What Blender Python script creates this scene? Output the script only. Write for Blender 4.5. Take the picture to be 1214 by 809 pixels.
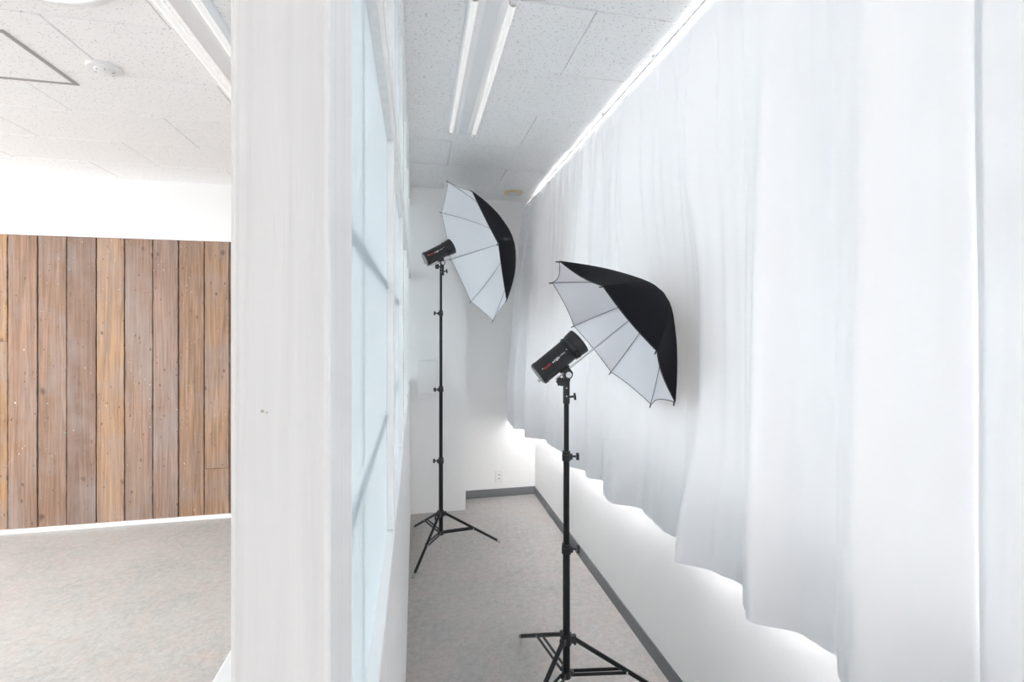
import bpy, bmesh, math, random
from mathutils import Vector, Matrix
random.seed(4)
for o in list(bpy.data.objects): bpy.data.objects.remove(o)
SC = bpy.context.scene; COL = SC.collection; PI = math.pi
# ---------------------------------------------------------------- camera
F_PX = 550.0; YAW = math.atan(114 / F_PX); EYE = 1.6
cd = bpy.data.cameras.new('camera'); cam = bpy.data.objects.new('camera', cd); COL.objects.link(cam)
cd.sensor_fit = 'HORIZONTAL'; cd.sensor_width = 36; cd.lens = 36 * F_PX / 1214; cd.clip_start = .02
cam.location = (0, 0, EYE); cam.rotation_euler = (PI / 2, 0, -YAW)
cd.shift_y = -(404.5 - 390) / 1214
SC.camera = cam
# ---------------------------------------------------------------- sky, light, exposure
SC.view_settings.view_transform = 'Standard'; SC.view_settings.look = 'None'
SC.view_settings.gamma = 1; SC.view_settings.exposure = 0.38
SC.cycles.max_bounces = 16; SC.cycles.diffuse_bounces = 10; SC.cycles.transmission_bounces = 8; SC.cycles.sample_clamp_indirect = 0
W = bpy.data.worlds.new('overcast_sky'); SC.world = W; W.use_nodes = True
bg = W.node_tree.nodes['Background']; bg.inputs[0].default_value = (1, .985, .975, 1); bg.inputs[1].default_value = 26.0

def area(name, loc, rot, sx, sy, power, col=(1, 1, 1)):
    l = bpy.data.lights.new(name, 'AREA'); l.shape = 'RECTANGLE'; l.size = sx; l.size_y = sy
    l.energy = power; l.color = col
    o = bpy.data.objects.new(name, l); o.location = loc; o.rotation_euler = rot; COL.objects.link(o); return o
# added fill lights out of view; the left and rear walls have no openings
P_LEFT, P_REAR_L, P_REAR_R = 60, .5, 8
area('fill_light', (-5.12, 2.4, 1.75), (0, -PI / 2, 0), 1.7, 1.5, P_LEFT, (.95, .98, 1))
area('ceiling_fill', (-3.2, 1.8, 2.72), (0, 0, 0), .6, 1.3, 76, (.93, .98, 1))  # added fill under the main-room ceiling, no fixture there
area('fill_light', (-2.6, -2.65, 1.75), (PI / 2, 0, 0), 3.0, 1.7, P_REAR_L, (.98, .99, 1))  # added fills in front of the solid rear wall, this and the next
area('fill_light', (.35, -2.65, 1.6), (PI / 2, 0, 0), 1.2, 1.9, P_REAR_R, (.95, .98, 1))

# ---------------------------------------------------------------- materials
def mat(name, col, rough=.5, metal=0, spec=.5, **kw):
    m = bpy.data.materials.new(name); m.use_nodes = True
    b = m.node_tree.nodes['Principled BSDF']
    b.inputs['Base Color'].default_value = (*col, 1); b.inputs['Roughness'].default_value = rough
    b.inputs['Metallic'].default_value = metal; b.inputs['Specular IOR Level'].default_value = spec
    for k, v in kw.items(): b.inputs[k].default_value = v
    return m
def srgb(r, g, b):
    return tuple(((c / 255 / 12.92) if c / 255 <= .04045 else ((c / 255 + .055) / 1.055) ** 2.4) for c in (r, g, b))
class N:
    def __init__(s, m): s.t = m.node_tree; s.b = s.t.nodes['Principled BSDF']
    def n(s, typ, **kw):
        x = s.t.nodes.new(typ)
        for k, v in kw.items():
            if hasattr(x, k) and k not in ('Scale',): setattr(x, k, v)
            else: x.inputs[k].default_value = v
        return x
    def l(s, a, b): s.t.links.new(a, b)
    def coord(s, scale=(1, 1, 1), kind='Object', off=None):
        tc = s.n('ShaderNodeTexCoord'); mp = s.n('ShaderNodeMapping'); mp.inputs['Scale'].default_value = scale
        s.l(tc.outputs[kind], mp.inputs[0])
        if off is not None: s.l(off, mp.inputs['Location'])
        return mp.outputs[0]
    def noise(s, vec, scale, detail=4, rough=.55, dist=0):
        x = s.n('ShaderNodeTexNoise', Scale=scale, Detail=detail, Roughness=rough, Distortion=dist); s.l(vec, x.inputs['Vector']); return x.outputs[0]
    def ramp(s, fac, stops):
        r = s.n('ShaderNodeValToRGB'); e = r.color_ramp.elements
        while len(e) < len(stops): e.new(.5)
        for q, (p, c) in zip(e, stops): q.position = p; q.color = (*c, 1) if len(c) == 3 else c
        s.l(fac, r.inputs[0]); return r.outputs[0]
    def mix(s, f, a, b, mode='MIX'):
        x = s.n('ShaderNodeMix'); x.data_type = 'RGBA'; x.blend_type = mode
        for i, v in ((0, f), (6, a), (7, b)):
            if hasattr(v, 'links'): s.l(v, x.inputs[i])
            else: x.inputs[i].default_value = v if i == 0 else (*v, 1)
        return x.outputs[2]
    def bump(s, h, dist=.002, st=.5):
        x = s.n('ShaderNodeBump', Strength=st, Distance=dist); s.l(h, x.inputs['Height']); s.l(x.outputs[0], s.b.inputs['Normal'])
    def col(s, c): s.l(c, s.b.inputs['Base Color'])

M_wall = mat('wall_paper_white', (.915, .912, .905), .75)
q = N(M_wall); q.bump(q.noise(q.coord(), 160, 3), .0006, .35)
M_trim = mat('white_gloss_trim', (.89, .89, .89), .4)
M_paint = mat('white_painted_timber', (.78, .78, .78), .45)
q = N(M_paint); v = q.coord((60, 60, 1.6)); g = q.noise(v, 1.5, 6, .6, .4)
q.col(q.ramp(g, [(.3, (.80, .80, .805)), (.7, (.885, .885, .885))])); q.bump(g, .0012, .5)
M_tile = mat('ceiling_tile_white', (.78, .79, .80), .85)
q = N(M_tile); v = q.coord((1, 2.6, 1), off=None)
a1 = q.noise(v, 42, 3, .6); v2 = q.n('ShaderNodeTexVoronoi', Scale=62); q.l(v, v2.inputs['Vector'])
m1 = q.ramp(a1, [(.48, (0, 0, 0)), (.56, (1, 1, 1))]); m2 = q.ramp(v2.outputs[0], [(.19, (1, 1, 1)), (.32, (0, 0, 0))])
mm = q.mix(1.0, m1, m2, 'MULTIPLY')
q.col(q.mix(mm, (.925, .92, .92), (.46, .46, .46)))
M_floor = mat('vinyl_floor_mottled_grey', (.4, .38, .37), .5, spec=.35)
q = N(M_floor); v = q.coord()
n1 = q.noise(v, 2.2, 6, .6, .3); n2 = q.noise(v, 26, 8, .72, .6); n3 = q.noise(v, 7, 5, .6, 1.0)
c = q.mix(q.ramp(n1, [(.35, (0, 0, 0)), (.65, (1, 1, 1))]), (.345, .338, .33), (.43, .415, .40))
c = q.mix(q.ramp(n3, [(.46, (0, 0, 0)), (.68, (.7, .7, .7))]), c, (.46, .375, .345))
c = q.mix(q.ramp(n2, [(.36, (0, 0, 0)), (.66, (.75, .75, .75))]), c, (.52, .505, .485))
c = q.mix(q.ramp(q.noise(v, 60, 6, .7), [(.52, (0, 0, 0)), (.7, (.5, .5, .5))]), c, (.27, .265, .26))
q.col(c); q.bump(n2, .0006, .2)
M_base = mat('grey_vinyl_skirting', srgb(118, 120, 123), .55)
M_black = mat('black_plastic', (.018, .018, .021), .38)
M_bfab = mat('black_umbrella_cloth', (.010, .010, .014), .85, spec=.15)
M_pole = mat('black_anodised_tube', (.014, .014, .016), .32, .3)
M_wfab = mat('white_umbrella_lining', (.90, .89, .92), .6)
M_silver = mat('silver_lining', (.90, .90, .92), .45, .08)
M_steel = mat('bright_steel', (.62, .62, .64), .28, .9)
M_rib = mat('umbrella_steel_wire', (.24, .24, .26), .35, .8)
M_rubber = mat('grey_rubber', (.35, .35, .36), .6)
M_red = mat('red_print', (.55, .04, .03), .5)
M_wht = mat('white_print', (.75, .75, .75), .5)
M_enam = mat('white_enamel', (.84, .84, .85), .3)
M_tube = mat('fluorescent_tube_glass', (.9, .88, .86), .18, spec=.6, **{'Emission Color': (1, .97, .93, 1), 'Emission Strength': 0.22})
M_bulb = mat('flash_glass', (.9, .88, .86), .18, spec=.6)
M_pin = mat('grey_lamp_socket', (.5, .46, .42), .5)
M_cream = mat('yellowed_plastic', (.78, .62, .40), .5)
M_alu = mat('grey_aluminium_profile', (.45, .45, .46), .45, .5)
M_dark = mat('dark_slot', (.06, .06, .06), .7)
M_cur = mat('white_curtain_cloth', (.87, .875, .895), .7, **{'Sheen Weight': .1})
q = N(M_cur); v = q.coord((1, 1, 1)); wv = q.noise(v, 9, 5, .6, .8)
q.bump(wv, .006, .22)
t_ = M_cur.node_tree; tr = q.n('ShaderNodeBsdfTranslucent'); tr.inputs[0].default_value = (.90, .89, .90, 1)
mxs = q.n('ShaderNodeMixShader'); mxs.inputs[0].default_value = .0148
q.l(q.b.outputs[0], mxs.inputs[1]); q.l(tr.outputs[0], mxs.inputs[2]); q.l(mxs.outputs[0], t_.nodes['Material Output'].inputs[0])
M_lamp = mat('lit_round_lamp_diffuser', (.9, .9, .88), .4)
M_lamp.node_tree.nodes['Principled BSDF'].inputs['Emission Color'].default_value = (1, .95, .86, 1)
M_lamp.node_tree.nodes['Principled BSDF'].inputs['Emission Strength'].default_value = 6

def glass_mat(name, frosted):
    m = bpy.data.materials.new(name); m.use_nodes = True; t = m.node_tree; t.nodes.clear()
    o = t.nodes.new('ShaderNodeOutputMaterial'); mx = t.nodes.new('ShaderNodeMixShader'); mx2 = t.nodes.new('ShaderNodeMixShader')
    gl = t.nodes.new('ShaderNodeBsdfGlossy'); gl.inputs['Roughness'].default_value = .22 if frosted else .02
    fr = t.nodes.new('ShaderNodeFresnel'); fr.inputs[0].default_value = 1.35
    if frosted:
        a = t.nodes.new('ShaderNodeBsdfTranslucent'); a.inputs[0].default_value = (.86, .92, .95, 1)
        b = t.nodes.new('ShaderNodeBsdfRefraction'); b.inputs['IOR'].default_value = 1.02; b.inputs['Roughness'].default_value = .55
        b.inputs[0].default_value = (.86, .92, .95, 1); mx.inputs[0].default_value = .3
        d = t.nodes.new('ShaderNodeBsdfDiffuse'); d.inputs[0].default_value = (.80, .87, .92, 1)
        m3 = t.nodes.new('ShaderNodeMixShader'); m3.inputs[0].default_value = .22
        t.links.new(a.outputs[0], m3.inputs[1]); t.links.new(d.outputs[0], m3.inputs[2])
        t.links.new(m3.outputs[0], mx.inputs[1]); t.links.new(b.outputs[0], mx.inputs[2])
        mul = t.nodes.new('ShaderNodeMath'); mul.operation = 'MULTIPLY'; mul.inputs[1].default_value = .3
        t.links.new(fr.outputs[0], mul.inputs[0]); fac = mul.outputs[0]
        tp = t.nodes.new('ShaderNodeBsdfTransparent'); tp.inputs[0].default_value = (.90, .95, .97, 1)
        lw = t.nodes.new('ShaderNodeLayerWeight'); lw.inputs[0].default_value = .5     # frost scatters more the more obliquely it is crossed
        inv = t.nodes.new('ShaderNodeMath'); inv.operation = 'SUBTRACT'; inv.inputs[0].default_value = 1; t.links.new(lw.outputs['Facing'], inv.inputs[1])
        pw = t.nodes.new('ShaderNodeMath'); pw.operation = 'POWER'; pw.inputs[1].default_value = 2; t.links.new(inv.outputs[0], pw.inputs[0])
        sc_ = t.nodes.new('ShaderNodeMath'); sc_.operation = 'MULTIPLY'; sc_.inputs[1].default_value = .55; t.links.new(pw.outputs[0], sc_.inputs[0])
        m4 = t.nodes.new('ShaderNodeMixShader'); t.links.new(sc_.outputs[0], m4.inputs[0]); t.links.new(mx.outputs[0], m4.inputs[1]); t.links.new(tp.outputs[0], m4.inputs[2]); mx = m4
    else:
        a = t.nodes.new('ShaderNodeBsdfTransparent'); a.inputs[0].default_value = (.96, .955, .95, 1)
        t.links.new(a.outputs[0], mx.inputs[1]); t.links.new(a.outputs[0], mx.inputs[2]); fac = fr.outputs[0]
    t.links.new(fac, mx2.inputs[0]); t.links.new(mx.outputs[0], mx2.inputs[1]); t.links.new(gl.outputs[0], mx2.inputs[2])
    t.links.new(mx2.outputs[0], o.inputs[0]); return m
M_frost = glass_mat('frosted_blue_glass', True); M_clear = glass_mat('clear_window_glass', False)

M_wood = mat('reclaimed_pine_board', (.4, .3, .2), .7, spec=.25)
q = N(M_wood); oi = q.n('ShaderNodeObjectInfo')
cmb = q.n('ShaderNodeCombineXYZ'); mu = q.n('ShaderNodeMath', operation='MULTIPLY'); mu.inputs[1].default_value = 37
q.l(oi.outputs['Random'], mu.inputs[0]); q.l(mu.outputs[0], cmb.inputs[0]); q.l(mu.outputs[0], cmb.inputs[2])
v = q.coord((1, 1, 1), off=cmb.outputs[0]); vg = q.coord((22, 10, .8), off=cmb.outputs[0]); vh = q.coord((90, 30, 2.2), off=cmb.outputs[0])
g1 = q.noise(vg, 1.4, 6, .62, 1.6); g2 = q.noise(vh, 1.2, 5, .6, .5); g3 = q.noise(v, 2.6, 5, .6)
c = q.mix(q.ramp(g1, [(.30, (0, 0, 0)), (.70, (1, 1, 1))]), (.62, .58, .56), (1.14, 1.13, 1.11))
tint = q.n('ShaderNodeMix'); tint.data_type = 'RGBA'; tint.blend_type = 'MULTIPLY'; tint.inputs[0].default_value = 1
q.l(oi.outputs['Color'], tint.inputs[6]); tint.inputs[7].default_value = (.86, .85, .87, 1)
c = q.mix(1.0, tint.outputs[2], c, 'MULTIPLY')
vs2 = q.coord((9, 10, .55), off=cmb.outputs[0]); g4 = q.noise(vs2, 1.3, 3, .5, 2.2)
c = q.mix(q.ramp(g4, [(.52, (0, 0, 0)), (.60, (.55, .55, .55)), (.68, (0, 0, 0))]), c, (.22, .15, .11))      # cathedral grain
c = q.mix(q.ramp(g2, [(.46, (0, 0, 0)), (.70, (.5, .5, .5))]), c, (.17, .11, .08))
c = q.mix(q.ramp(g3, [(.46, (0, 0, 0)), (.72, (.55, .55, .55))]), c, (.34, .28, .26))
gray = q.noise(q.coord((1.2, 1, .5), off=cmb.outputs[0]), 2.2, 3, .5)
c = q.mix(q.ramp(gray, [(.50, (0, 0, 0)), (.72, (.45, .45, .45))]), c, (.36, .33, .33))
def dots(scale, r0, r1, keep, vec, warp=.0):
    nz = q.n('ShaderNodeTexNoise', Scale=scale * 1.6, Detail=2); q.l(vec, nz.inputs['Vector'])
    ad = q.n('ShaderNodeVectorMath', operation='MULTIPLY_ADD'); q.l(nz.outputs['Color'], ad.inputs[0]); ad.inputs[1].default_value = (warp,) * 3; q.l(vec, ad.inputs[2])
    vo = q.n('ShaderNodeTexVoronoi', Scale=scale); q.l(ad.outputs[0], vo.inputs['Vector'])
    a = q.ramp(vo.outputs['Distance'], [(r0, (1, 1, 1)), (r1, (0, 0, 0))])
    sp = q.n('ShaderNodeSeparateColor'); q.l(vo.outputs['Color'], sp.inputs[0])
    b = q.ramp(sp.outputs[0], [(keep, (0, 0, 0)), (keep + .01, (1, 1, 1))])
    return q.mix(1.0, a, b, 'MULTIPLY')
vf = q.coord((1, 0.02, 1), off=cmb.outputs[0]); vk = q.coord((1, 0.02, .75), off=cmb.outputs[0]); vn = q.coord((1, 0.02, .5), off=cmb.outputs[0])
clump = q.ramp(q.noise(vf, 3.0, 3, .6), [(.50, (0, 0, 0)), (.60, (1, 1, 1))])
c = q.mix(dots(6, .05, .17, .70, vk, .05), c, (.12, .075, .055))      # knots
c = q.mix(dots(14, .05, .15, .72, vn, .03), c, (.17, .11, .085))      # small knots
c = q.mix(dots(34, .07, .20, .66, vn, .02), c, (.13, .085, .07))      # nail holes and scars
c = q.mix(q.mix(1.0, dots(46, .10, .22, .70, vf, .02), clump, 'MULTIPLY'), c, (.38, .12, .08))      # red specks
c = q.mix(q.mix(1.0, dots(52, .08, .20, .78, vf, .02), clump, 'MULTIPLY'), c, (.80, .80, .78))      # white paint specks
c = q.mix(dots(17, .04, .11, .95, vf, .04), c, (.78, .78, .76))      # larger white drips
c = q.mix(dots(33, .09, .13, .965, vf, .02), c, (.25, .55, .50))      # green paint drips
q.col(c); q.bump(g1, .003, .6)

# ---------------------------------------------------------------- mesh helpers
def box(bm, x0, x1, y0, y1, z0, z1, M=None):
    vs = [bm.verts.new((x, y, z)) for x in (x0, x1) for y in (y0, y1) for z in (z0, z1)]
    if M is not None:
        for w in vs: w.co = M @ w.co
    for f in ((0, 1, 3, 2), (4, 6, 7, 5), (0, 4, 5, 1), (2, 3, 7, 6), (0, 2, 6, 4), (1, 5, 7, 3)): bm.faces.new([vs[i] for i in f])
def frame_from(d):
    d = d.normalized(); a = Vector((0, 0, 1)) if abs(d.z) < .95 else Vector((1, 0, 0))
    u = d.cross(a).normalized(); return u, d.cross(u).normalized()
def tube(bm, p0, p1, r0, r1=None, n=16, cap=True):
    p0 = Vector(p0); p1 = Vector(p1); r1 = r0 if r1 is None else r1; u, w = frame_from(p1 - p0); rings = []
    for p, r in ((p0, r0), (p1, r1)):
        rings.append([bm.verts.new(p + (u * math.cos(2 * PI * i / n) + w * math.sin(2 * PI * i / n)) * r) for i in range(n)])
    for i in range(n): bm.faces.new((rings[0][i], rings[0][(i + 1) % n], rings[1][(i + 1) % n], rings[1][i]))
    if cap: bm.faces.new(rings[0][::-1]); bm.faces.new(rings[1])
def lathe(bm, prof, n=32, M=Matrix()):                 # prof: (axial, radius) about local X
    rings = []
    for a, r in prof: rings.append([bm.verts.new(M @ Vector((a, r * math.cos(2 * PI * i / n), r * math.sin(2 * PI * i / n)))) for i in range(n)])
    for k in range(len(rings) - 1):
        for i in range(n): bm.faces.new((rings[k][i], rings[k][(i + 1) % n], rings[k + 1][(i + 1) % n], rings[k + 1][i]))
    bm.faces.new(rings[0][::-1]); bm.faces.new(rings[-1])
def path(bm, pts, r, n=8):
    for a, b in zip(pts, pts[1:]): tube(bm, a, b, r, r, n)
def obj(name, bm, m, parent=None, smooth=False, bevel=0):
    bmesh.ops.recalc_face_normals(bm, faces=bm.faces)
    me = bpy.data.meshes.new(name); bm.to_mesh(me); bm.free(); me.materials.append(m)
    if smooth:
        for p in me.polygons: p.use_smooth = True
        me.set_sharp_from_angle(angle=math.radians(38))
    o = bpy.data.objects.new(name, me); COL.objects.link(o)
    if parent: o.parent = parent
    if bevel:
        b = o.modifiers.new('bevel', 'BEVEL'); b.width = bevel; b.segments = 2; b.limit_method = 'ANGLE'
    return o
def boxo(name, dims, m, parent=None, bevel=0):
    bm = bmesh.new(); box(bm, *dims); return obj(name, bm, m, parent, bevel=bevel)
def tag(o, label=None, cat=None, group=None, kind=None):
    if label: o['label'] = label
    if cat: o['category'] = cat
    if group: o['group'] = group
    if kind: o['kind'] = kind
    return o
def empty(name, loc, label=None, cat=None, group=None, kind=None):
    o = bpy.data.objects.new(name, None); COL.objects.link(o); o.location = loc; o.empty_display_size = .1
    return tag(o, label, cat, group, kind)
def struct(name, dims_list, m, label, bevel=0):
    bm = bmesh.new()
    for d in dims_list: box(bm, *d)
    return tag(obj(name, bm, m, bevel=bevel), label, 'structure', kind='structure')

# ================================================================ setting
XR, YF, ZC = 1.13, 4.36, 2.826
XL, YB = -5.2, -2.8
PX = -.045                     # corridor face of the partition
struct('floor', [(XL - .15, XR + .15, YB - .15, YF + .15, -.1, 0)], M_floor, 'mottled grey vinyl floor running through both rooms')
# ceiling slab and its fissured tiles
ceil = struct('ceiling', [(XL - .15, XR + .15, YB - .15, YF + .15, ZC + .012, ZC + .12)], M_tile, 'white ceiling of long fissured tiles')
def tile_mesh(w, d):
    bm = bmesh.new(); box(bm, 0, w, 0, d, 0, .0115)
    bmesh.ops.recalc_face_normals(bm, faces=bm.faces)
    e = [e for e in bm.edges if all(v.co.z < .001 for v in e.verts)]
    bmesh.ops.bevel(bm, geom=e, offset=.003, segments=1, affect='EDGES')
    me = bpy.data.meshes.new('ceiling_tile'); bm.to_mesh(me); bm.free(); me.materials.append(M_tile); return me
cache = {}; TW, TD, GAP = .91, .455, .0022
def lay_tiles(xa, xb, xoff, y0s, parity):
    for k, y0 in enumerate(y0s):
        y1 = min(y0 + TD, YF); ya = max(y0, YB)
        if y1 - ya < .02: continue
        off = xoff + (TW / 2 if (k + parity) % 2 else 0)
        n0 = math.floor((xa - off) / TW)
        for i in range(n0, n0 + 12):
            a = max(off + i * TW, xa); b = min(off + (i + 1) * TW, xb)
            if b - a < .02: continue
            key = (round(b - a, 3), round(y1 - ya, 3))
            if key not in cache: cache[key] = tile_mesh(b - a - 2 * GAP, y1 - ya - 2 * GAP)
            t = bpy.data.objects.new('ceiling_tile', cache[key]); COL.objects.link(t); t.parent = ceil
            t.location = (a + GAP, ya + GAP, ZC + random.uniform(0, .0012))
rows = [2.143 + TD * k for k in range(-11, 6)]
lay_tiles(PX - .02, XR, .686, rows, 0)
lay_tiles(XL, PX - .02, -1.44, rows, 1)

# right wall with long window behind the curtain
wy0, wy1, wz0, wz1 = -1.7, 3.86, .95, 2.76
struct('wall_right', [(XR, XR + .15, YB, YF, 0, wz0), (XR, XR + .15, YB, YF, wz1, ZC + .012), (XR, XR + .15, YB, wy0, wz0, wz1), (XR, XR + .15, wy1, YF, wz0, wz1)],
       M_wall, 'white papered window wall below and behind the curtain')
win = empty('window_1', (XR + .10, (wy0 + wy1) / 2, wz0), 'long window hidden behind the white curtain', 'window', kind='structure')
def lframe(name, parent, origin, parts, m):
    bm = bmesh.new()
    for d in parts: box(bm, *d, M=Matrix.Translation(-Vector(origin)))
    return obj(name, bm, m, parent)
oo = (XR + .10, (wy0 + wy1) / 2, wz0)
lframe('window_frame', win, oo, [(XR + .08, XR + .13, wy0, wy1, wz0, wz0 + .05), (XR + .08, XR + .13, wy0, wy1, wz1 - .012, wz1)] +
       [(XR + .08, XR + .13, y - .025, y + .025, wz0, wz1) for y in (wy0 + .025, wy0 + 1.39, wy0 + 2.775, wy0 + 4.16, wy1 - .025)], M_alu)
for k in range(4):
    lframe('window_pane', win, oo, [(XR + .10, XR + .105, wy0 + .05 + 1.375 * k, wy0 + 1.375 * (k + 1), wz0 + .05, wz1 - .012)], M_clear)
# far wall, corridor pillar, skirting
struct('wall_far', [(XL - .15, XR + .15, YF, YF + .15, 0, ZC + .012)], M_wall, 'white far wall of both rooms')
COLY = 4.09
struct('wall_pillar', [(PX - .055, .43, COLY, YF, 0, ZC)], M_wall, 'white boxed pillar at the far left corner of the corridor')
struct('baseboard_far', [(.43, XR, YF - .008, YF, 0, .075)], M_base, 'grey vinyl skirting along the far corridor wall', .001)
struct('baseboard_right', [(XR - .008, XR, YB, YF, 0, .075)], M_base, 'grey vinyl skirting under the curtained window wall', .001)
struct('wall_left', [(XL - .15, XL, YB, YF, 0, ZC)],
       M_wall, 'white left wall of the main room')
struct('fill_frame', [(XL, XL + .04, 1.55, 3.25, .80, .86), (XL, XL + .04, 1.55, 3.25, 2.62, 2.68), (XL, XL + .04, 1.55, 1.61, .86, 2.62), (XL, XL + .04, 3.19, 3.25, .86, 2.62)], M_alu, 'added frame around the left fill light, solid wall behind')  # unseen frame added to dress the left fill light
struct('wall_rear', [(XL, XR, YB - .15, YB, 0, ZC)], M_wall, 'white wall behind the viewpoint')

# reclaimed board wall of the main room
bx = [-3.22 + 0, ]
seams_px = [8, 43.5, 78, 113.5, 147, 180.5, 211, 241.5, 271.5]
def px_x(px, y=YF - .03):
    f = F_PX * math.sin(YAW) + math.cos(YAW) * (px - 607); g = F_PX * math.cos(YAW) - math.sin(YAW) * (px - 607); return f / g * y
xs = [px_x(p) for p in seams_px]
left = [xs[0] - .23 * k for k in range(7, 0, -1)]; right = [xs[-1] + .19, xs[-1] + .39, xs[-1] + .58, xs[-1] + .78, xs[-1] + .97, PX - .08]
left[0] = XL + .02
xs = left + xs + right
cols = {7: (178, 146, 124), 8: (170, 140, 119), 9: (158, 132, 116), 10: (199, 163, 130), 11: (178, 150, 131), 12: (181, 154, 138), 13: (180, 148, 122), 14: (192, 158, 130), 15: (150, 120, 106), 6: (196, 158, 118)}
panel = empty('board_cladding', (-2.6, YF, 0), 'tall cladding of worn reclaimed pine boards with paint specks', 'wall cladding', kind='structure')
WZ0, WZ1 = .035, 2.335
for k, (a, b) in enumerate(zip(xs, xs[1:])):
    g = .003; z0 = WZ0; w = b - a - g
    cuts = [(z0, WZ1)]
    if k == 6: cuts = [(z0, 1.50), (1.503, WZ1)]
    if k == 14: cuts = [(z0, .42), (.423, WZ1)]
    for (c0, c1) in cuts:
        bm = bmesh.new(); th = random.uniform(.020, .027)
        n = 48
        # slightly wavy edges
        vs = []
        for i in range(n + 1):
            z = c0 + (c1 - c0) * i / n
            e1 = random.uniform(0, .0034) ** 1.0; e2 = random.uniform(0, .0034)
            vs.append([bm.verts.new(p) for p in ((e1, 0, z), (e1 + .001, -th + .002, z), (e1 + .003, -th, z), (w - e2 - .003, -th, z), (w - e2 - .001, -th + .002, z), (w - e2, 0, z))])
        for r0, r1 in zip(vs, vs[1:]):
            for j in range(5): bm.faces.new((r0[j], r0[j + 1], r1[j + 1], r1[j]))
        bm.faces.new(vs[0]); bm.faces.new(vs[-1][::-1])
        o = obj('board', bm, M_wood, panel); o.location = (a + g / 2 + 2.6, 0, 0)
        cc = cols.get(k, random.choice([(178, 146, 122), (165, 135, 115), (190, 155, 126)]))
        o.color = (*srgb(*cc), 1)
bm = bmesh.new(); box(bm, XL + .02 + 2.6, PX - .08 + 2.6, -.012, -.0005, WZ0, WZ1); tag(obj('backing', bm, M_dark, panel), 'dark gap backing')
struct('trim_1', [(XL, PX - .06, YF - .035, YF - .0005, 0, .034)], M_trim, 'white skirting strip under the reclaimed boards', .002)
struct('trim_2', [(XL, PX - .06, YF - .032, YF - .0005, WZ1 + .001, WZ1 + .02)], M_trim, 'thin white strip above the reclaimed boards', .002)

def at_z(py, px):
    g_ = F_PX * math.cos(YAW) - math.sin(YAW) * (px - 607); return EYE + (390 - py) * (.262 / g_)
# ================================================================ partition with frosted glass
part = empty('wall_partition', (PX - .025, .3, 0), 'white painted timber partition with frosted glass bays', 'structure', kind='structure')
PO = Vector((PX - .025, .3, 0))
def pbox(name, dims, m=M_paint, bevel=.0015):
    bm = bmesh.new(); box(bm, *dims, M=Matrix.Translation(-PO)); return obj(name, bm, m, part, bevel=bevel)
XB = PX - .05                       # main-room face
PF = .262
gx = PX - .015                      # glass plane
ZS, ZH = EYE - .43, EYE + .402      # sill / header
pbox('post', (XB + .003, PX, PF, .345, 0, ZC), bevel=.003)
pbox('post_strip', (XB - .0025, XB + .0028, PF + .012, .345, 0, ZC), M_trim)
pbox('stop_bead', (gx - .02, PX - .0035, .3455, .372, ZS, ZH), M_trim, .001)
pbox('stop_bead', (gx - .004, PX - .0105, .3725, .432, ZS, ZH), M_trim, .001)
YE = COLY - .001
pbox('low_wall', (XB, PX, .3455, YE, 0, ZS - .016))
pbox('sill', (XB, PX + .0015, .3455, YE, ZS - .0155, ZS), M_trim)
pbox('header_rail', (XB + .01, PX - .001, .3455, YE, ZH, ZH + .055))
pbox('header_rail', (XB + .01, PX + .001, .3455, YE, ZH + .0555, ZH + .105), M_trim)
pbox('top_rail', (XB + .01, PX, .3455, YE, EYE + 1.06, ZC - .001))
ym = [1.02, 1.72, 2.43, 3.14, 3.85]
for y in ym:
    pbox('mullion', (XB + .012, PX - .001, y, y + .05, ZS + .0005, ZH - .0005), M_trim)
    pbox('mullion', (XB + .012, PX - .002, y, y + .04, ZH + .1055, EYE + 1.0595), M_trim)
edges = [.3725] + [y + .05 for y in ym]; ends = ym + [YE]
for a, b in zip(edges, ends):
    if b - a < .05: continue
    pbox('glass_pane', (gx - .004, gx, a + .001, b - .001, ZS + .001, ZH - .001), M_frost, 0)
    pbox('glass_pane', (gx - .004, gx, a - .008, b - .001, ZH + .106, EYE + 1.059), M_frost, 0)
    for z in (EYE - .185, EYE + .092):
        pbox('muntin', (gx - .027, gx - .007, a + .0005, b - .0005, z - .008, z + .008), M_paint, 0)
        pbox('muntin_clip', (gx + .0003, gx + .004, b - .022, b - .0006, z - .006, z + .006), M_paint, .001)
    ymid = (a + b) / 2 - .12
    pbox('muntin', (gx - .025, gx - .009, ymid - .005, ymid + .005, ZS + .001, ZH - .001), M_paint, 0)
kp = Vector(((332 - 302) / 88 * (PX - XB) + XB, PF, at_z(487, 332)))
for (dx_, dz_, rr_) in ((0, 0, .0009), (.0022, -.0008, .0005)):
    bm = bmesh.new(); tube(bm, kp - PO + Vector((dx_, -.0002, dz_)), kp - PO + Vector((dx_, .004, dz_)), rr_, n=10); tag(obj('knot', bm, M_pin, part), 'tiny dark knot on the post')
# wide white counter on the main-room side
ctr = struct('trim_3', [(XB - .158, XB - .004, .38, YE + .26, ZS - .032, ZS - .016)], M_trim, 'white shelf board along the main-room side of the partition', .003)
struct('trim_4', [(XB - .15, XB - .004, .39, YE + .255, 0, ZS - .0325)], M_trim, 'white boxing below the partition shelf', 0)

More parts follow.
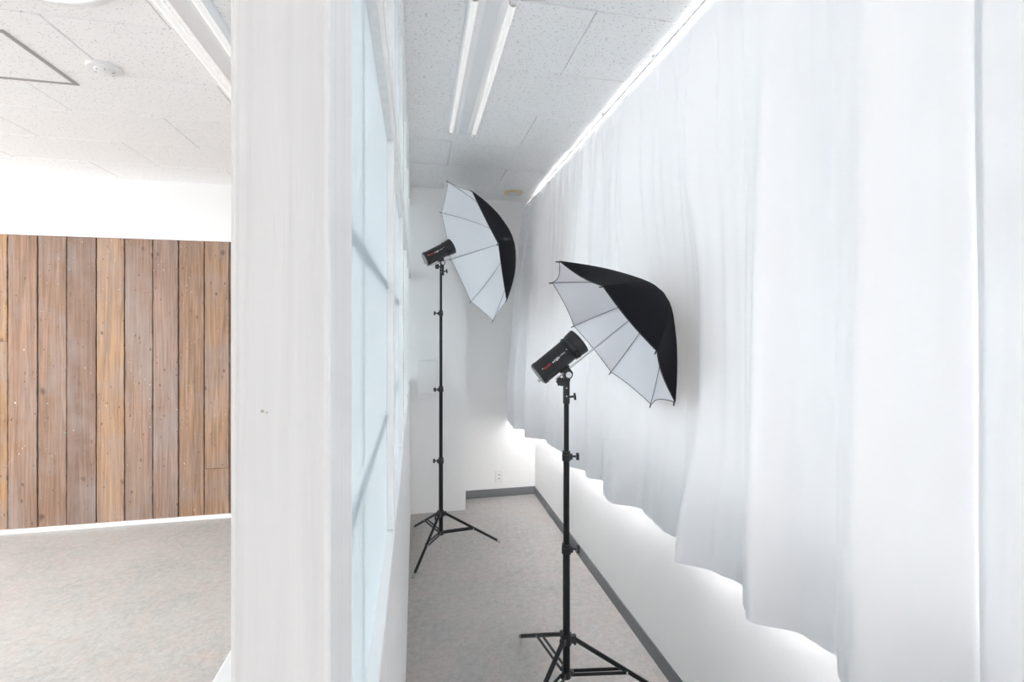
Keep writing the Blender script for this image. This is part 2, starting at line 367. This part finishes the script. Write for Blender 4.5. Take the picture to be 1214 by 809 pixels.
# ================================================================ curtain
HEM = [(.86, 4.30), (.85, 4.15), (.842, 3.985), (.937, 3.90), (.868, 3.64), (1.0, 3.52), (.985, 3.40), (1.01, 3.16), (.956, 2.81), (1.026, 2.706), (.978, 2.575), (1.059, 2.51),
       (.965, 2.268), (.956, 2.185), (1.07, 2.09), (1.055, 1.955), (1.045, 1.85), (1.075, 1.745), (.955, 1.582), (1.055, 1.488), (1.09, 1.391), (1.012, 1.271), (.975, 1.22),
       (1.085, 1.123), (1.10, 1.046), (1.034, .955), (.985, .89), (1.045, .79), (1.075, .70), (1.01, .60), (.995, .52), (1.06, .42), (.99, .32), (1.06, .2), (.99, .08), (1.06, -.05), (.99, -.2), (1.06, -.35), (.99, -.5), (1.06, -.7), (1.0, -.9), (1.05, -1.1), (.99, -1.25), (1.06, -1.4), (.99, -1.6), (1.04, -1.8)]
HEM = HEM[::-1]
def hem_x(y):
    for (xa, ya), (xb, yb) in zip(HEM, HEM[1:]):
        if ya <= y <= yb:
            t = (y - ya) / (yb - ya); t = t * t * (3 - 2 * t); return xa + (xb - xa) * t
    return HEM[0][0] if y < HEM[0][1] else HEM[-1][0]
ZT, ZB = 2.807, .725
def top_x(y, t):
    ph = (y - .012) % .145; d = min(ph, .145 - ph)
    t = max(t, 0); pinch = math.exp(-(d / .008) ** 2) * .030 * math.exp(-t * 6)
    broad = .014 * math.cos(2 * PI * (y - .012) / .145) * min(1, t * 4)
    return 1.062 - (pinch + broad) * min(1, t / .006 if t > 0 else 0)
def cur_x(y, z, dx=0):
    t = (ZT - z) / (ZT - ZB); w = max(0, min(1, t / .85)) ** .6
    w = w * (1 - .0)
    x = (1 - w) * top_x(y, t) + w * hem_x(y + .012 * math.sin(3 * t + y * 9) * (1 - t))
    x += (.0050 * math.sin(y * 61 + 2 * t) + .0040 * math.sin(y * 97 + 1.3 + t)) * min(1, t * 3) * (1 - .6 * t)
    q_ = (y - .012) / .145 + .10 * math.sin(y * 7 + 1.5 * t) * min(1, t * 2); kf = math.floor(q_); amp = .010 + .012 * ((kf * .618) % 1)
    x += amp * (.45 - abs(math.sin(PI * q_)) ** .7) * min(1, t * 4) * (1 - .72 * t)      # soft columns between the pleats, meeting in creases
    x += .004 * math.sin(y * 23 + z * 2.3) * math.sin(z * 4 + y * 3) * min(1, t * 2)
    g = math.exp(-(((y - 1.87) / .44) ** 4 + ((z - 1.53) / .56) ** 4))     # pressed back by the near umbrella
    x += g * (1.096 + .22 * (x - 1.05) - x)
    return x + dx
def curtain(y0, y1, dx, label):
    nu = int((y1 - y0) / .011); nv = 56; bm = bmesh.new(); R = []
    for i in range(nu + 1):
        y = y0 + (y1 - y0) * i / nu; row = []
        for j in range(nv + 1):
            t = j / nv; z = ZT + (ZB - ZT) * t
            if j == 0: z += .004 * math.sin(y * 9) * (1 if y > 3.4 else .2) - (.010 if y > 3.6 and y < 3.9 else 0)
            row.append(bm.verts.new((cur_x(y, z, dx * min(1, .2 + t)), y, z)))
        R.append(row)
    for a, b in zip(R, R[1:]):
        for j in range(nv): bm.faces.new((a[j], a[j + 1], b[j + 1], b[j]))
    o = obj('curtain', bm, M_cur, smooth=True); return tag(o, label, 'curtain', 'white curtains along the window wall')
c1 = curtain(.682, 4.36, 0, 'long white pleated curtain hanging behind both umbrellas')
c2 = curtain(-1.8, .698, -.003, 'near white curtain panel at the right edge, its side overlapping the long one')
for c, ya, yb in ((c1, .70, 4.34), (c2, -1.78, .69)):
    bm = bmesh.new(); n = int((yb - ya) / .011); 
    for j in range(n):   # stitched hem line, a thin folded band
        y = ya + (yb - ya) * j / n; y2 = ya + (yb - ya) * (j + 1) / n; dx = (-.003 if c is c2 else 0)
        vs = [bm.verts.new(p) for p in ((cur_x(y, ZB, dx) - .0012, y, ZB), (cur_x(y2, ZB, dx) - .0012, y2, ZB), (cur_x(y2, ZB + .055, dx) - .0012, y2, ZB + .055), (cur_x(y, ZB + .055, dx) - .0012, y, ZB + .055))]
        bm.faces.new(vs)
    bmesh.ops.remove_doubles(bm, verts=bm.verts, dist=1e-5)
    obj('hem_band', bm, M_cur, c, smooth=True)
rail = empty('curtain_rail', (1.043, 1.6, ZC), 'thin white curtain rail fixed under the ceiling by the window', 'curtain rail')
bm = bmesh.new(); box(bm, -.004, .004, -3.4, 2.74, -.020, -.013); obj('track', bm, M_enam, rail)
for k in range(10):
    bm = bmesh.new(); box(bm, -.004, .012, -2.55 + k * .57, -2.53 + k * .57, -.0125, 0); obj('bracket', bm, M_alu, rail)

# ================================================================ light stands, strobe heads, umbrellas
def unit(az, el): return Vector((math.cos(el) * math.cos(az), math.cos(el) * math.sin(az), math.sin(el)))
def star_knob(bm, c, axis, r, th):
    c = Vector(c); axis = Vector(axis).normalized(); u, w = frame_from(axis); n = 30; rings = []
    for s in (-th / 2, th / 2):
        rings.append([bm.verts.new(c + axis * s + (u * math.cos(2 * PI * i / n) + w * math.sin(2 * PI * i / n)) * r * (1 + .16 * math.cos(6 * 2 * PI * i / n))) for i in range(n)])
    for i in range(n): bm.faces.new((rings[0][i], rings[0][(i + 1) % n], rings[1][(i + 1) % n], rings[1][i]))
    bm.faces.new(rings[0][::-1]); bm.faces.new(rings[1])
def light_stand(x, y, ztop, collars, angles, knob_az, label, zh=.25, zb=.115, R=.45):
    t = empty('light_stand', (x, y, 0), label, 'light stand', 'light stands in the corridor')
    zs = [zb] + collars + [ztop]; rad = [.0155, .0130, .0108, .0088]
    for k, (a, b) in enumerate(zip(zs, zs[1:])):
        bm = bmesh.new(); tube(bm, (0, 0, a), (0, 0, b), rad[k], n=24); obj('tube_section', bm, M_pole, t, True)
    for k, z in enumerate(collars):
        bm = bmesh.new(); r = rad[k]
        tube(bm, (0, 0, z - .022), (0, 0, z + .004), r + .005, n=24); tube(bm, (0, 0, z + .006), (0, 0, z + .018), r + .0035, n=24)
        d = Vector((math.cos(knob_az[k]), math.sin(knob_az[k]), 0)); box(bm, -.008, .012 + r, -.009, .009, -.016, .006, Matrix.Translation((0, 0, z)) @ Matrix.Rotation(knob_az[k], 4, 'Z'))
        col = obj('collar', bm, M_black, t, True)
        bm = bmesh.new(); tube(bm, d * (r + .008) + Vector((0, 0, z - .004)), d * (r + .03) + Vector((0, 0, z - .004)), .0045, n=12)
        star_knob(bm, d * (r + .034) + Vector((0, 0, z - .004)), d, .0135, .012); obj('knob', bm, M_black, col, True)
    bm = bmesh.new(); tube(bm, (0, 0, zh - .02), (0, 0, zh + .022), .0225, n=24)
    for a in angles:
        box(bm, .012, .040, -.010, .010, -.014, .014, Matrix.Translation((0, 0, zh)) @ Matrix.Rotation(a, 4, 'Z'))
    hub = obj('leg_hub', bm, M_black, t, True)
    bm = bmesh.new(); a = knob_az[0] + .6; d = Vector((math.cos(a), math.sin(a), 0)); tube(bm, d * .02 + Vector((0, 0, zh - .005)), d * .042 + Vector((0, 0, zh - .005)), .004, n=10)
    box(bm, -.004, .004, -.007, .007, -.034, .008, Matrix.Translation(d * .044 + Vector((0, 0, zh - .005))) @ Matrix.Rotation(a, 4, 'Z')); obj('knob', bm, M_black, hub, True)
    bm = bmesh.new(); tube(bm, (0, 0, zb - .016), (0, 0, zb + .012), .0205, n=24)
    for a in angles: box(bm, .010, .032, -.009, .009, -.010, .010, Matrix.Translation((0, 0, zb)) @ Matrix.Rotation(a, 4, 'Z'))
    low = obj('brace_hub', bm, M_black, t, True)
    for a in angles:
        d = Vector((math.cos(a), math.sin(a), 0)); s = Vector((-math.sin(a), math.cos(a), 0))
        p0 = d * .032 + Vector((0, 0, zh)); p1 = d * (R - .012) + Vector((0, 0, .014))
        bm = bmesh.new(); tube(bm, p0, p1, .0095, n=16); leg = obj('leg', bm, M_pole, t, True)
        bm = bmesh.new(); q0 = p0 + (p1 - p0) * .965; e = (p1 - p0).normalized(); tube(bm, q0, p1 + e * .012, .0112, .009, n=16); tag(obj('foot_cap', bm, M_rubber, leg, True), 'grey rubber foot cap')
        m = p0 + (p1 - p0) * .52
        for sg in (-1, 1):
            bm = bmesh.new(); A = d * .026 + Vector((0, 0, zb)) + s * sg * .0115; B = m + s * sg * .0125; e = B - A; L = e.length
            Mx = Matrix.Translation(A) @ Vector((1, 0, 0)).rotation_difference(e).to_matrix().to_4x4()
            box(bm, 0, L, -.0022, .0022, -.0065, .0065, Mx); obj('brace', bm, M_pole, t)
        bm = bmesh.new(); tube(bm, m - s * .0165, m + s * .0165, .0036, n=10); tag(obj('rivet', bm, M_steel, leg, True), 'bright steel rivet')
    return t
def text_mesh(txt, size, m, parent, Mx, bold=False):
    cu = bpy.data.curves.new('lettering', 'FONT'); cu.body = txt; cu.size = size; cu.extrude = .0003; cu.resolution_u = 3
    if bold: cu.offset = .0004
    tmp = bpy.data.objects.new('lettering', cu); COL.objects.link(tmp); bpy.context.view_layer.update()
    me = bpy.data.meshes.new_from_object(tmp.evaluated_get(bpy.context.evaluated_depsgraph_get())); bpy.data.objects.remove(tmp)
    me.transform(Mx); me.materials.clear(); me.materials.append(m)
    o = bpy.data.objects.new('lettering', me); COL.objects.link(o); o.parent = parent; return o
def strobe(P0, az, el, flip, pole_xy, zrec, label):
    t = empty('strobe_head', P0, label, 'studio flash', 'strobe heads on the light stands')
    X = unit(az, el); Z = unit(az, el + PI / 2); Y = Z.cross(X)
    M = Matrix((X, Y, Z)).transposed().to_4x4(); B = M @ Matrix.Translation((0, 0, .066))
    bm = bmesh.new(); lathe(bm, [(-.104, .030), (-.108, .044), (-.104, .0495), (-.098, .0505), (-.088, .0505), (-.086, .049), (.052, .049), (.056, .047), (.060, .047)], 40, B); body = obj('body', bm, M_black, t, True)
    bm = bmesh.new(); lathe(bm, [(-.1095, .020), (-.1095, .042), (-.107, .0435), (-.106, .030)], 40, B); tag(obj('rear_panel', bm, M_rubber, t, True), 'grey rear control panel')
    bm = bmesh.new(); tube(bm, B @ Vector((-.110, .012, -.024)), B @ Vector((-.122, .012, -.024)), .007, n=16); tag(obj('dial', bm, M_steel, t, True), 'small metal rear dial')
    bm = bmesh.new(); lathe(bm, [(.060, .044), (.061, .0535), (.068, .0545), (.070, .0515), (.082, .0515), (.084, .0545), (.118, .0575), (.121, .0575), (.121, .0535), (.075, .040), (.07, .02)], 40, B); cup = obj('reflector_cup', bm, M_black, t, True)
    bm = bmesh.new(); lathe(bm, [(.0705, .002), (.0765, .0385), (.117, .0525), (.1175, .0532), (.0775, .0392), (.0712, .003)], 40, B); tag(obj('reflector_lining', bm, M_silver, t, True), 'silver reflector lining')
    bm = bmesh.new(); lathe(bm, [(.072, .001), (.075, .016), (.088, .017), (.1, .010), (.103, .002)], 24, B); tag(obj('flash_tube', bm, M_bulb, t, True), 'pale glass flash tube')
    sd = -1
    bm = bmesh.new(); tube(bm, B @ Vector((.070, sd * .046, -.026)), B @ Vector((.070, sd * .062, -.034)), .0105, n=20); obj('release_button', bm, M_black, t, True)
    for a in (-.082, .046):
        bm = bmesh.new(); tube(bm, B @ Vector((a, sd * .0462, .0165)), B @ Vector((a, sd * .0475, .0170)), .0028, n=10); tag(obj('screw', bm, M_steel, body, True), 'small steel screw')
    # cooling slots along the underside edge
    for k in range(5):
        bm = bmesh.new(); aa = math.radians(-150 + 9 * k); Mx = B @ Matrix.Rotation(aa, 4, 'X'); box(bm, -.08, -.04, .0488, .0496, -.0012, .0012, Mx); obj('vent_slot', bm, M_dark, body)
    th = math.radians(-14); T = B @ Matrix.Rotation(th, 4, 'X') @ Matrix.Translation((0, -.0493, 0)) @ Matrix.Rotation(PI / 2, 4, 'X')
    text_mesh('PROPET', .0105, M_red, body, T @ Matrix.Translation((-.078, -.003, 0)), True)
    text_mesh('e-Light', .0135, M_wht, body, T @ Matrix.Translation((-.034, -.004, 0)), True)
    text_mesh('1200set', .0085, M_wht, body, T @ Matrix.Translation((.007, -.002, 0)))
    # tilting bracket
    bm = bmesh.new(); box(bm, -.028, .020, -.014, .014, .010, .0175, M)
    for s in (-1, 1):
        box(bm, -.018, .014, s * .017 - .003, s * .017 + .003, -.020, .017, M)
    obj('tilt_bracket', bm, M_black, t, bevel=.002)
    side = -Y
    c = Vector((0, 0, -.014))
    bm = bmesh.new(); tube(bm, c + side * .018, c + side * .0275, .0185, n=28); obj('pivot_disc', bm, M_black, t, True)
    bm = bmesh.new(); tube(bm, c + side * .0278, c + side * .0300, .0125, n=28); tag(obj('pivot_cap', bm, M_steel, t, True), 'silver pivot cap')
    bm = bmesh.new(); tube(bm, c - Y * -.014, c + Y * -.014, .013, n=20)
    rx = pole_xy[0] - P0[0]; ry = pole_xy[1] - P0[1]; zt = -.030; zl = zrec - P0[2]
    tube(bm, (rx, ry, zl), (rx, ry, zt - .006), .0145, n=24); box(bm, rx - .013, rx + .013, ry - .013, ry + .013, zt - .012, -.012); obj('stand_receiver', bm, M_black, t, True)
    bm = bmesh.new(); k0 = Vector((-.016, -.012, -.040)); kd = Vector((-.8, -.55, -.1)).normalized()
    tube(bm, k0, k0 + kd * .018, .006, n=12); star_knob(bm, k0 + kd * .024, kd, .0165, .015); obj('tilt_knob', bm, M_black, t, True)
    bm = bmesh.new(); k0 = Vector((rx + .008, ry - .006, zl + .028)); kd = Vector((.95, -.2, .1)).normalized()
    tube(bm, k0, k0 + kd * .022, .0045, n=12); star_knob(bm, k0 + kd * .026, kd, .014, .008); obj('clamp_knob', bm, M_black, t, True)
    for zz in (.62, .30):
        bm = bmesh.new(); p = Vector((rx - .004, ry - .0138, zl + (zt - zl) * zz)); tube(bm, p, p + Vector((0, -.002, 0)), .003, n=10); tag(obj('screw', bm, M_steel, t, True), 'small steel screw')
    return t
def umbrella(P0, ax, centre, R, roll, H, curve, label, lining, scal, rear):
    root = empty('photo_umbrella', P0, label, 'umbrella', 'photo umbrellas in the corridor')
    O = Vector(P0); ax = Vector(ax).normalized(); Cn = Vector(centre) - O
    u = ax.cross(Vector((0, 0, 1))).normalized(); w = u.cross(ax)
    def P(ang, r, d): return Cn + (u * math.cos(ang) + w * math.sin(ang)) * r + ax * d
    def prof(s):                # s 0 at apex .. 1 at tip -> (radius, depth)
        e = .16; return R * s, H * (1 - ((s * s + e * e) ** (curve / 2) - e ** curve) / ((1 + e * e) ** (curve / 2) - e ** curve))
    NS, NA = 14, 8
    def shell(off, name, m):
        bm = bmesh.new(); grid = []
        for k in range(8):
            for j in range(NA):
                f = j / NA; a0 = roll + k * PI / 4; a1 = a0 + PI / 4; col = []
                for i in range(NS + 1):
                    s = i / NS; r, d = prof(s)
                    p = P(a0, r, d) * (1 - f) + P(a1, r, d) * f
                    bulge = 4 * f * (1 - f)
                    sag = -scal * s ** 2 * bulge
                    p = p + (Cn + ax * d - p).normalized() * (-sag if s > 0 else 0) * 1.0
                    p = p + ax * (.010 * bulge * math.sin(PI * min(1, s * 1.0)) * 1.0)
                    nrm = ((p - Cn) + ax * .35).normalized() if s > 0 else ax
                    col.append(bm.verts.new(p + nrm * off))
                grid.append(col)
        n = len(grid)
        for a in range(n):
            b = (a + 1) % n
            for i in range(NS):
                vs = (grid[a][i], grid[a][i + 1], grid[b][i + 1], grid[b][i])
                bm.faces.new(vs)
        bmesh.ops.remove_doubles(bm, verts=bm.verts, dist=1e-5)
        return obj(name, bm, m, root, True)
    tag(shell(.0018, 'outer_cover', M_bfab), 'black outer cloth')
    tag(shell(0, 'lining', lining), 'white inner lining')
    # wire edge, ribs, stretchers
    bm = bmesh.new()
    for k in range(8):
        a0 = roll + k * PI / 4; pts = []
        for j in range(9):
            f = j / 8; p = P(a0, R, 0) * (1 - f) + P(a0 + PI / 4, R, 0) * f
            b = 4 * f * (1 - f); p = p + (Cn - p).normalized() * scal * b
            pts.append(p)
        path(bm, pts, .0014, 6)
    obj('edge_binding', bm, M_bfab if lining is M_wfab else M_rib, root)
    run_d = H * .72
    for k in range(8):
        a0 = roll + k * PI / 4; pts = [P(a0, *prof(i / 10)) - ax * .006 for i in range(11)]
        bm = bmesh.new(); path(bm, pts, .0016, 6); rb = obj('rib', bm, M_rib, root)
        bm = bmesh.new(); e = (pts[-1] - pts[-2]).normalized(); tube(bm, pts[-1] - e * .004, pts[-1] + e * .012, .0030, .0022, 10); obj('rib_tip', bm, M_black, rb, True)
        bm = bmesh.new(); m = P(a0, *prof(.34)) - ax * .007; path(bm, [P(a0, .007, run_d), m], .0016, 6); obj('stretcher', bm, M_rib, root)
    bm = bmesh.new(); path(bm, [Cn + ax * (H + .004), Cn * 0 - ax * rear], .0038, 12); tag(obj('shaft', bm, M_steel, root, True), 'bright metal shaft')
    bm = bmesh.new(); tube(bm, Cn + ax * (run_d - .018), Cn + ax * (run_d + .012), .0095, n=16); obj('runner', bm, M_rubber, root, True)
    bm = bmesh.new(); tube(bm, Cn + ax * (H - .012), Cn + ax * (H + .006), .010, .006, n=16); obj('ferrule', bm, M_black, root, True)
    return root

def at(px, py, y):
    d = Vector((F_PX * math.sin(YAW) + math.cos(YAW) * (px - 607), F_PX * math.cos(YAW) - math.sin(YAW) * (px - 607), 390 - py)); return Vector((0, 0, EYE)) + d * (y / d.y)
deg = math.radians
# near set (real positions solved from the photograph)
YN = 1.88; kN = YN / 1.92; E0 = Vector((0, 0, EYE))
Pn = at(672, 440, YN); pole_n = at(671.5, 600, YN)
light_stand(pole_n.x, pole_n.y, 1.35, [.67, 1.063], [deg(101.6), deg(-10), deg(222)], [deg(-15), deg(-15)], 'shorter black tripod light stand in front of the curtain hem', .285, .14, .475)
strobe(tuple(Pn), deg(-2.5), deg(38.3), 1, (pole_n.x, pole_n.y), 1.283, 'black strobe head on the nearer stand, its red and white lettering readable beside the curtain')
cn = E0 + (Vector((.82553, 1.91185, 1.56696)) - E0) * kN
umbrella(tuple(Pn), (.80332, -.03684, .59440), tuple(cn), .3976 * kN, 1.421, .3119 * kN, 1.4, 'black umbrella with matt white lining close to the white curtain, on the nearer stand', M_wfab, .022, .06)
# far set
Pf = at(524, 310, 3.42); pole_f = at(522.7, 480, 3.42)
light_stand(pole_f.x, pole_f.y, 2.04, [.64, 1.163, 1.717], [deg(-1), deg(116), deg(243)], [deg(170), deg(200), deg(175)], 'taller black tripod light stand in front of the far white pillar', R=.44)
strobe(tuple(Pf), deg(11), deg(29), 1, (Pf.x, Pf.y), 1.99, 'black strobe head raised high on the far stand below the ceiling')
umbrella(tuple(Pf), (.92155, .18025, .34388), (.40751, 3.46318, 2.16720), .5388, 1.523, .3287, 1.6, 'black umbrella with shiny white lining raised high at the far end', M_silver, .008, .12)

# ================================================================ ceiling fittings
def tube_light(x, y0, y1, label, group):
    t = empty('ceiling_light', (x, (y0 + y1) / 2, ZC), label, 'ceiling light', group)
    L = (y1 - y0) / 2
    bm = bmesh.new()      # reverse trapezoid housing
    prof = [(-.085, -.001), (.085, -.001), (.080, -.012), (.028, -.062), (-.028, -.062), (-.080, -.012)]
    A = [bm.verts.new((a, -L, b)) for a, b in prof]; Bv = [bm.verts.new((a, L, b)) for a, b in prof]
    for i in range(6): bm.faces.new((A[i], A[(i + 1) % 6], Bv[(i + 1) % 6], Bv[i]))
    bm.faces.new(A); bm.faces.new(Bv); obj('housing', bm, M_enam, t, bevel=.003)
    for s in (-1, 1):
        bm = bmesh.new(); tube(bm, (s * .068, -L + .05, -.062), (s * .068, L - .035, -.062), .0145, n=20); tb = obj('tube', bm, M_tube, t, True)
        for e in (-1, 1):
            yy = e * (L - (.035 if e > 0 else .05)); bm = bmesh.new(); box(bm, s * .068 - .013, s * .068 + .013, min(yy, yy + e * .022), max(yy, yy + e * .022), -.078, -.015); obj('socket', bm, M_enam, t, bevel=.004)
            bm = bmesh.new(); tube(bm, (s * .068, yy - e * .012, -.062), (s * .068, yy, -.062), .0150, n=20); tag(obj('end_cap', bm, M_pin, tb, True), 'dull metal tube cap')
    return t
g = 'twin tube ceiling lights'
tube_light(.272, 1.56, 2.79, 'white twin tube ceiling light above the corridor floor, its far end whole', g)
tube_light(.272, .28, 1.53, 'twin tube ceiling light above the corridor nearest the viewer, cut by the top edge', g)
tube_light(-.83, 1.47, 2.74, 'twin tube ceiling light in the main room left of the post', g)
# round lit ceiling lamp in the main room
rl = empty('round_ceiling_lamp', (-1.28, 1.735, ZC), 'round ceiling lamp in the main room at the top left edge', 'ceiling light')
bm = bmesh.new(); lathe(bm, [(0, .29), (-.012, .30), (-.022, .30), (-.028, .285), (-.028, .262)], 56, Matrix.Rotation(-PI / 2, 4, 'Y') @ Matrix.Scale(1, 4)); obj('rim', bm, M_enam, rl, True)
bm = bmesh.new(); lathe(bm, [(-.0285, .26), (-.034, .255), (-.040, .21), (-.044, .12), (-.045, .02)], 56, Matrix.Rotation(-PI / 2, 4, 'Y')); obj('diffuser', bm, M_lamp, rl, True)
# access hatch
hx0, hx1, hy0, hy1 = -2.10, -1.655, 2.285, 2.725
ht = empty('ceiling_hatch', ((hx0 + hx1) / 2, (hy0 + hy1) / 2, ZC), 'square ceiling access hatch with grey aluminium edge', 'access hatch')
a, b = (hx1 - hx0) / 2, (hy1 - hy0) / 2
bm = bmesh.new(); w = .018
box(bm, -a, a, -b, -b + w, -.004, 0); box(bm, -a, a, b - w, b, -.004, 0); box(bm, -a, -a + w, -b + w, b - w, -.004, 0); box(bm, a - w, a, -b + w, b - w, -.004, 0)
tag(obj('hatch_frame', bm, M_alu, ht), 'grey aluminium edge')
bm = bmesh.new(); box(bm, -a + w + .002, a - w - .002, -b + w + .002, b - w - .002, -.003, 0); obj('hatch_door', bm, M_tile, ht)
def detector(x, y, r, ring, label):
    t = empty('smoke_detector', (x, y, ZC), label, 'detector', 'round ceiling detectors')
    RM = Matrix.Rotation(-PI / 2, 4, 'Y')
    bm = bmesh.new(); lathe(bm, [(0, r), (-.006, r), (-.012, r * .93), (-.014, r * .7)], 40, RM); obj('base_plate', bm, ring, t, True)
    bm = bmesh.new(); lathe(bm, [(-.0145, r * .60), (-.020, r * .56), (-.026, r * .40), (-.027, .003)], 40, RM); obj('sensor_dome', bm, M_enam, t, True)
    for k in range(6):
        bm = bmesh.new(); box(bm, r * .42, r * .55, -.0025, .0025, -.0245, -.0200, Matrix.Rotation(k * PI / 3, 4, 'Z')); obj('vent_slot', bm, M_pin, t)
    return t
detector(-1.43, 2.52, .068, M_enam, 'round white smoke detector on the main room ceiling beside the hatch')
detector(.86, 4.08, .085, M_cream, 'round detector with yellowed ring on the far corridor ceiling')

# ================================================================ wall fittings
bp = empty('wall_cover_box', (.097, COLY, 1.165), 'flat white rectangular cover box on the far pillar behind the tall stand', 'cover box')
bm = bmesh.new(); box(bm, -.083, .083, -.035, 0, -.162, .162); obj('housing', bm, M_trim, bp, bevel=.004)
bm = bmesh.new(); box(bm, -.076, .076, -.040, -.0355, -.120, .155); obj('lid', bm, M_trim, bp, bevel=.002)
o0 = at(591.5, 565, YF)
ol = empty('wall_outlet', (o0.x, YF, o0.z), 'small white wall outlet above the grey skirting of the far wall', 'outlet')
bm = bmesh.new(); box(bm, -.036, .036, -.008, 0, -.060, .060); obj('cover_plate', bm, M_enam, ol, bevel=.002)
bm = bmesh.new(); box(bm, -.012, .014, -.0105, -.0082, -.040, .040); ins = obj('socket_insert', bm, M_trim, ol, bevel=.001)
for zz in (.018, -.018):
    for s in (-1, 1):
        bm = bmesh.new(); box(bm, s * .005 - .001, s * .005 + .003, -.0115, -.0106, zz - .006, zz + .006); obj('slot', bm, M_dark, ins)
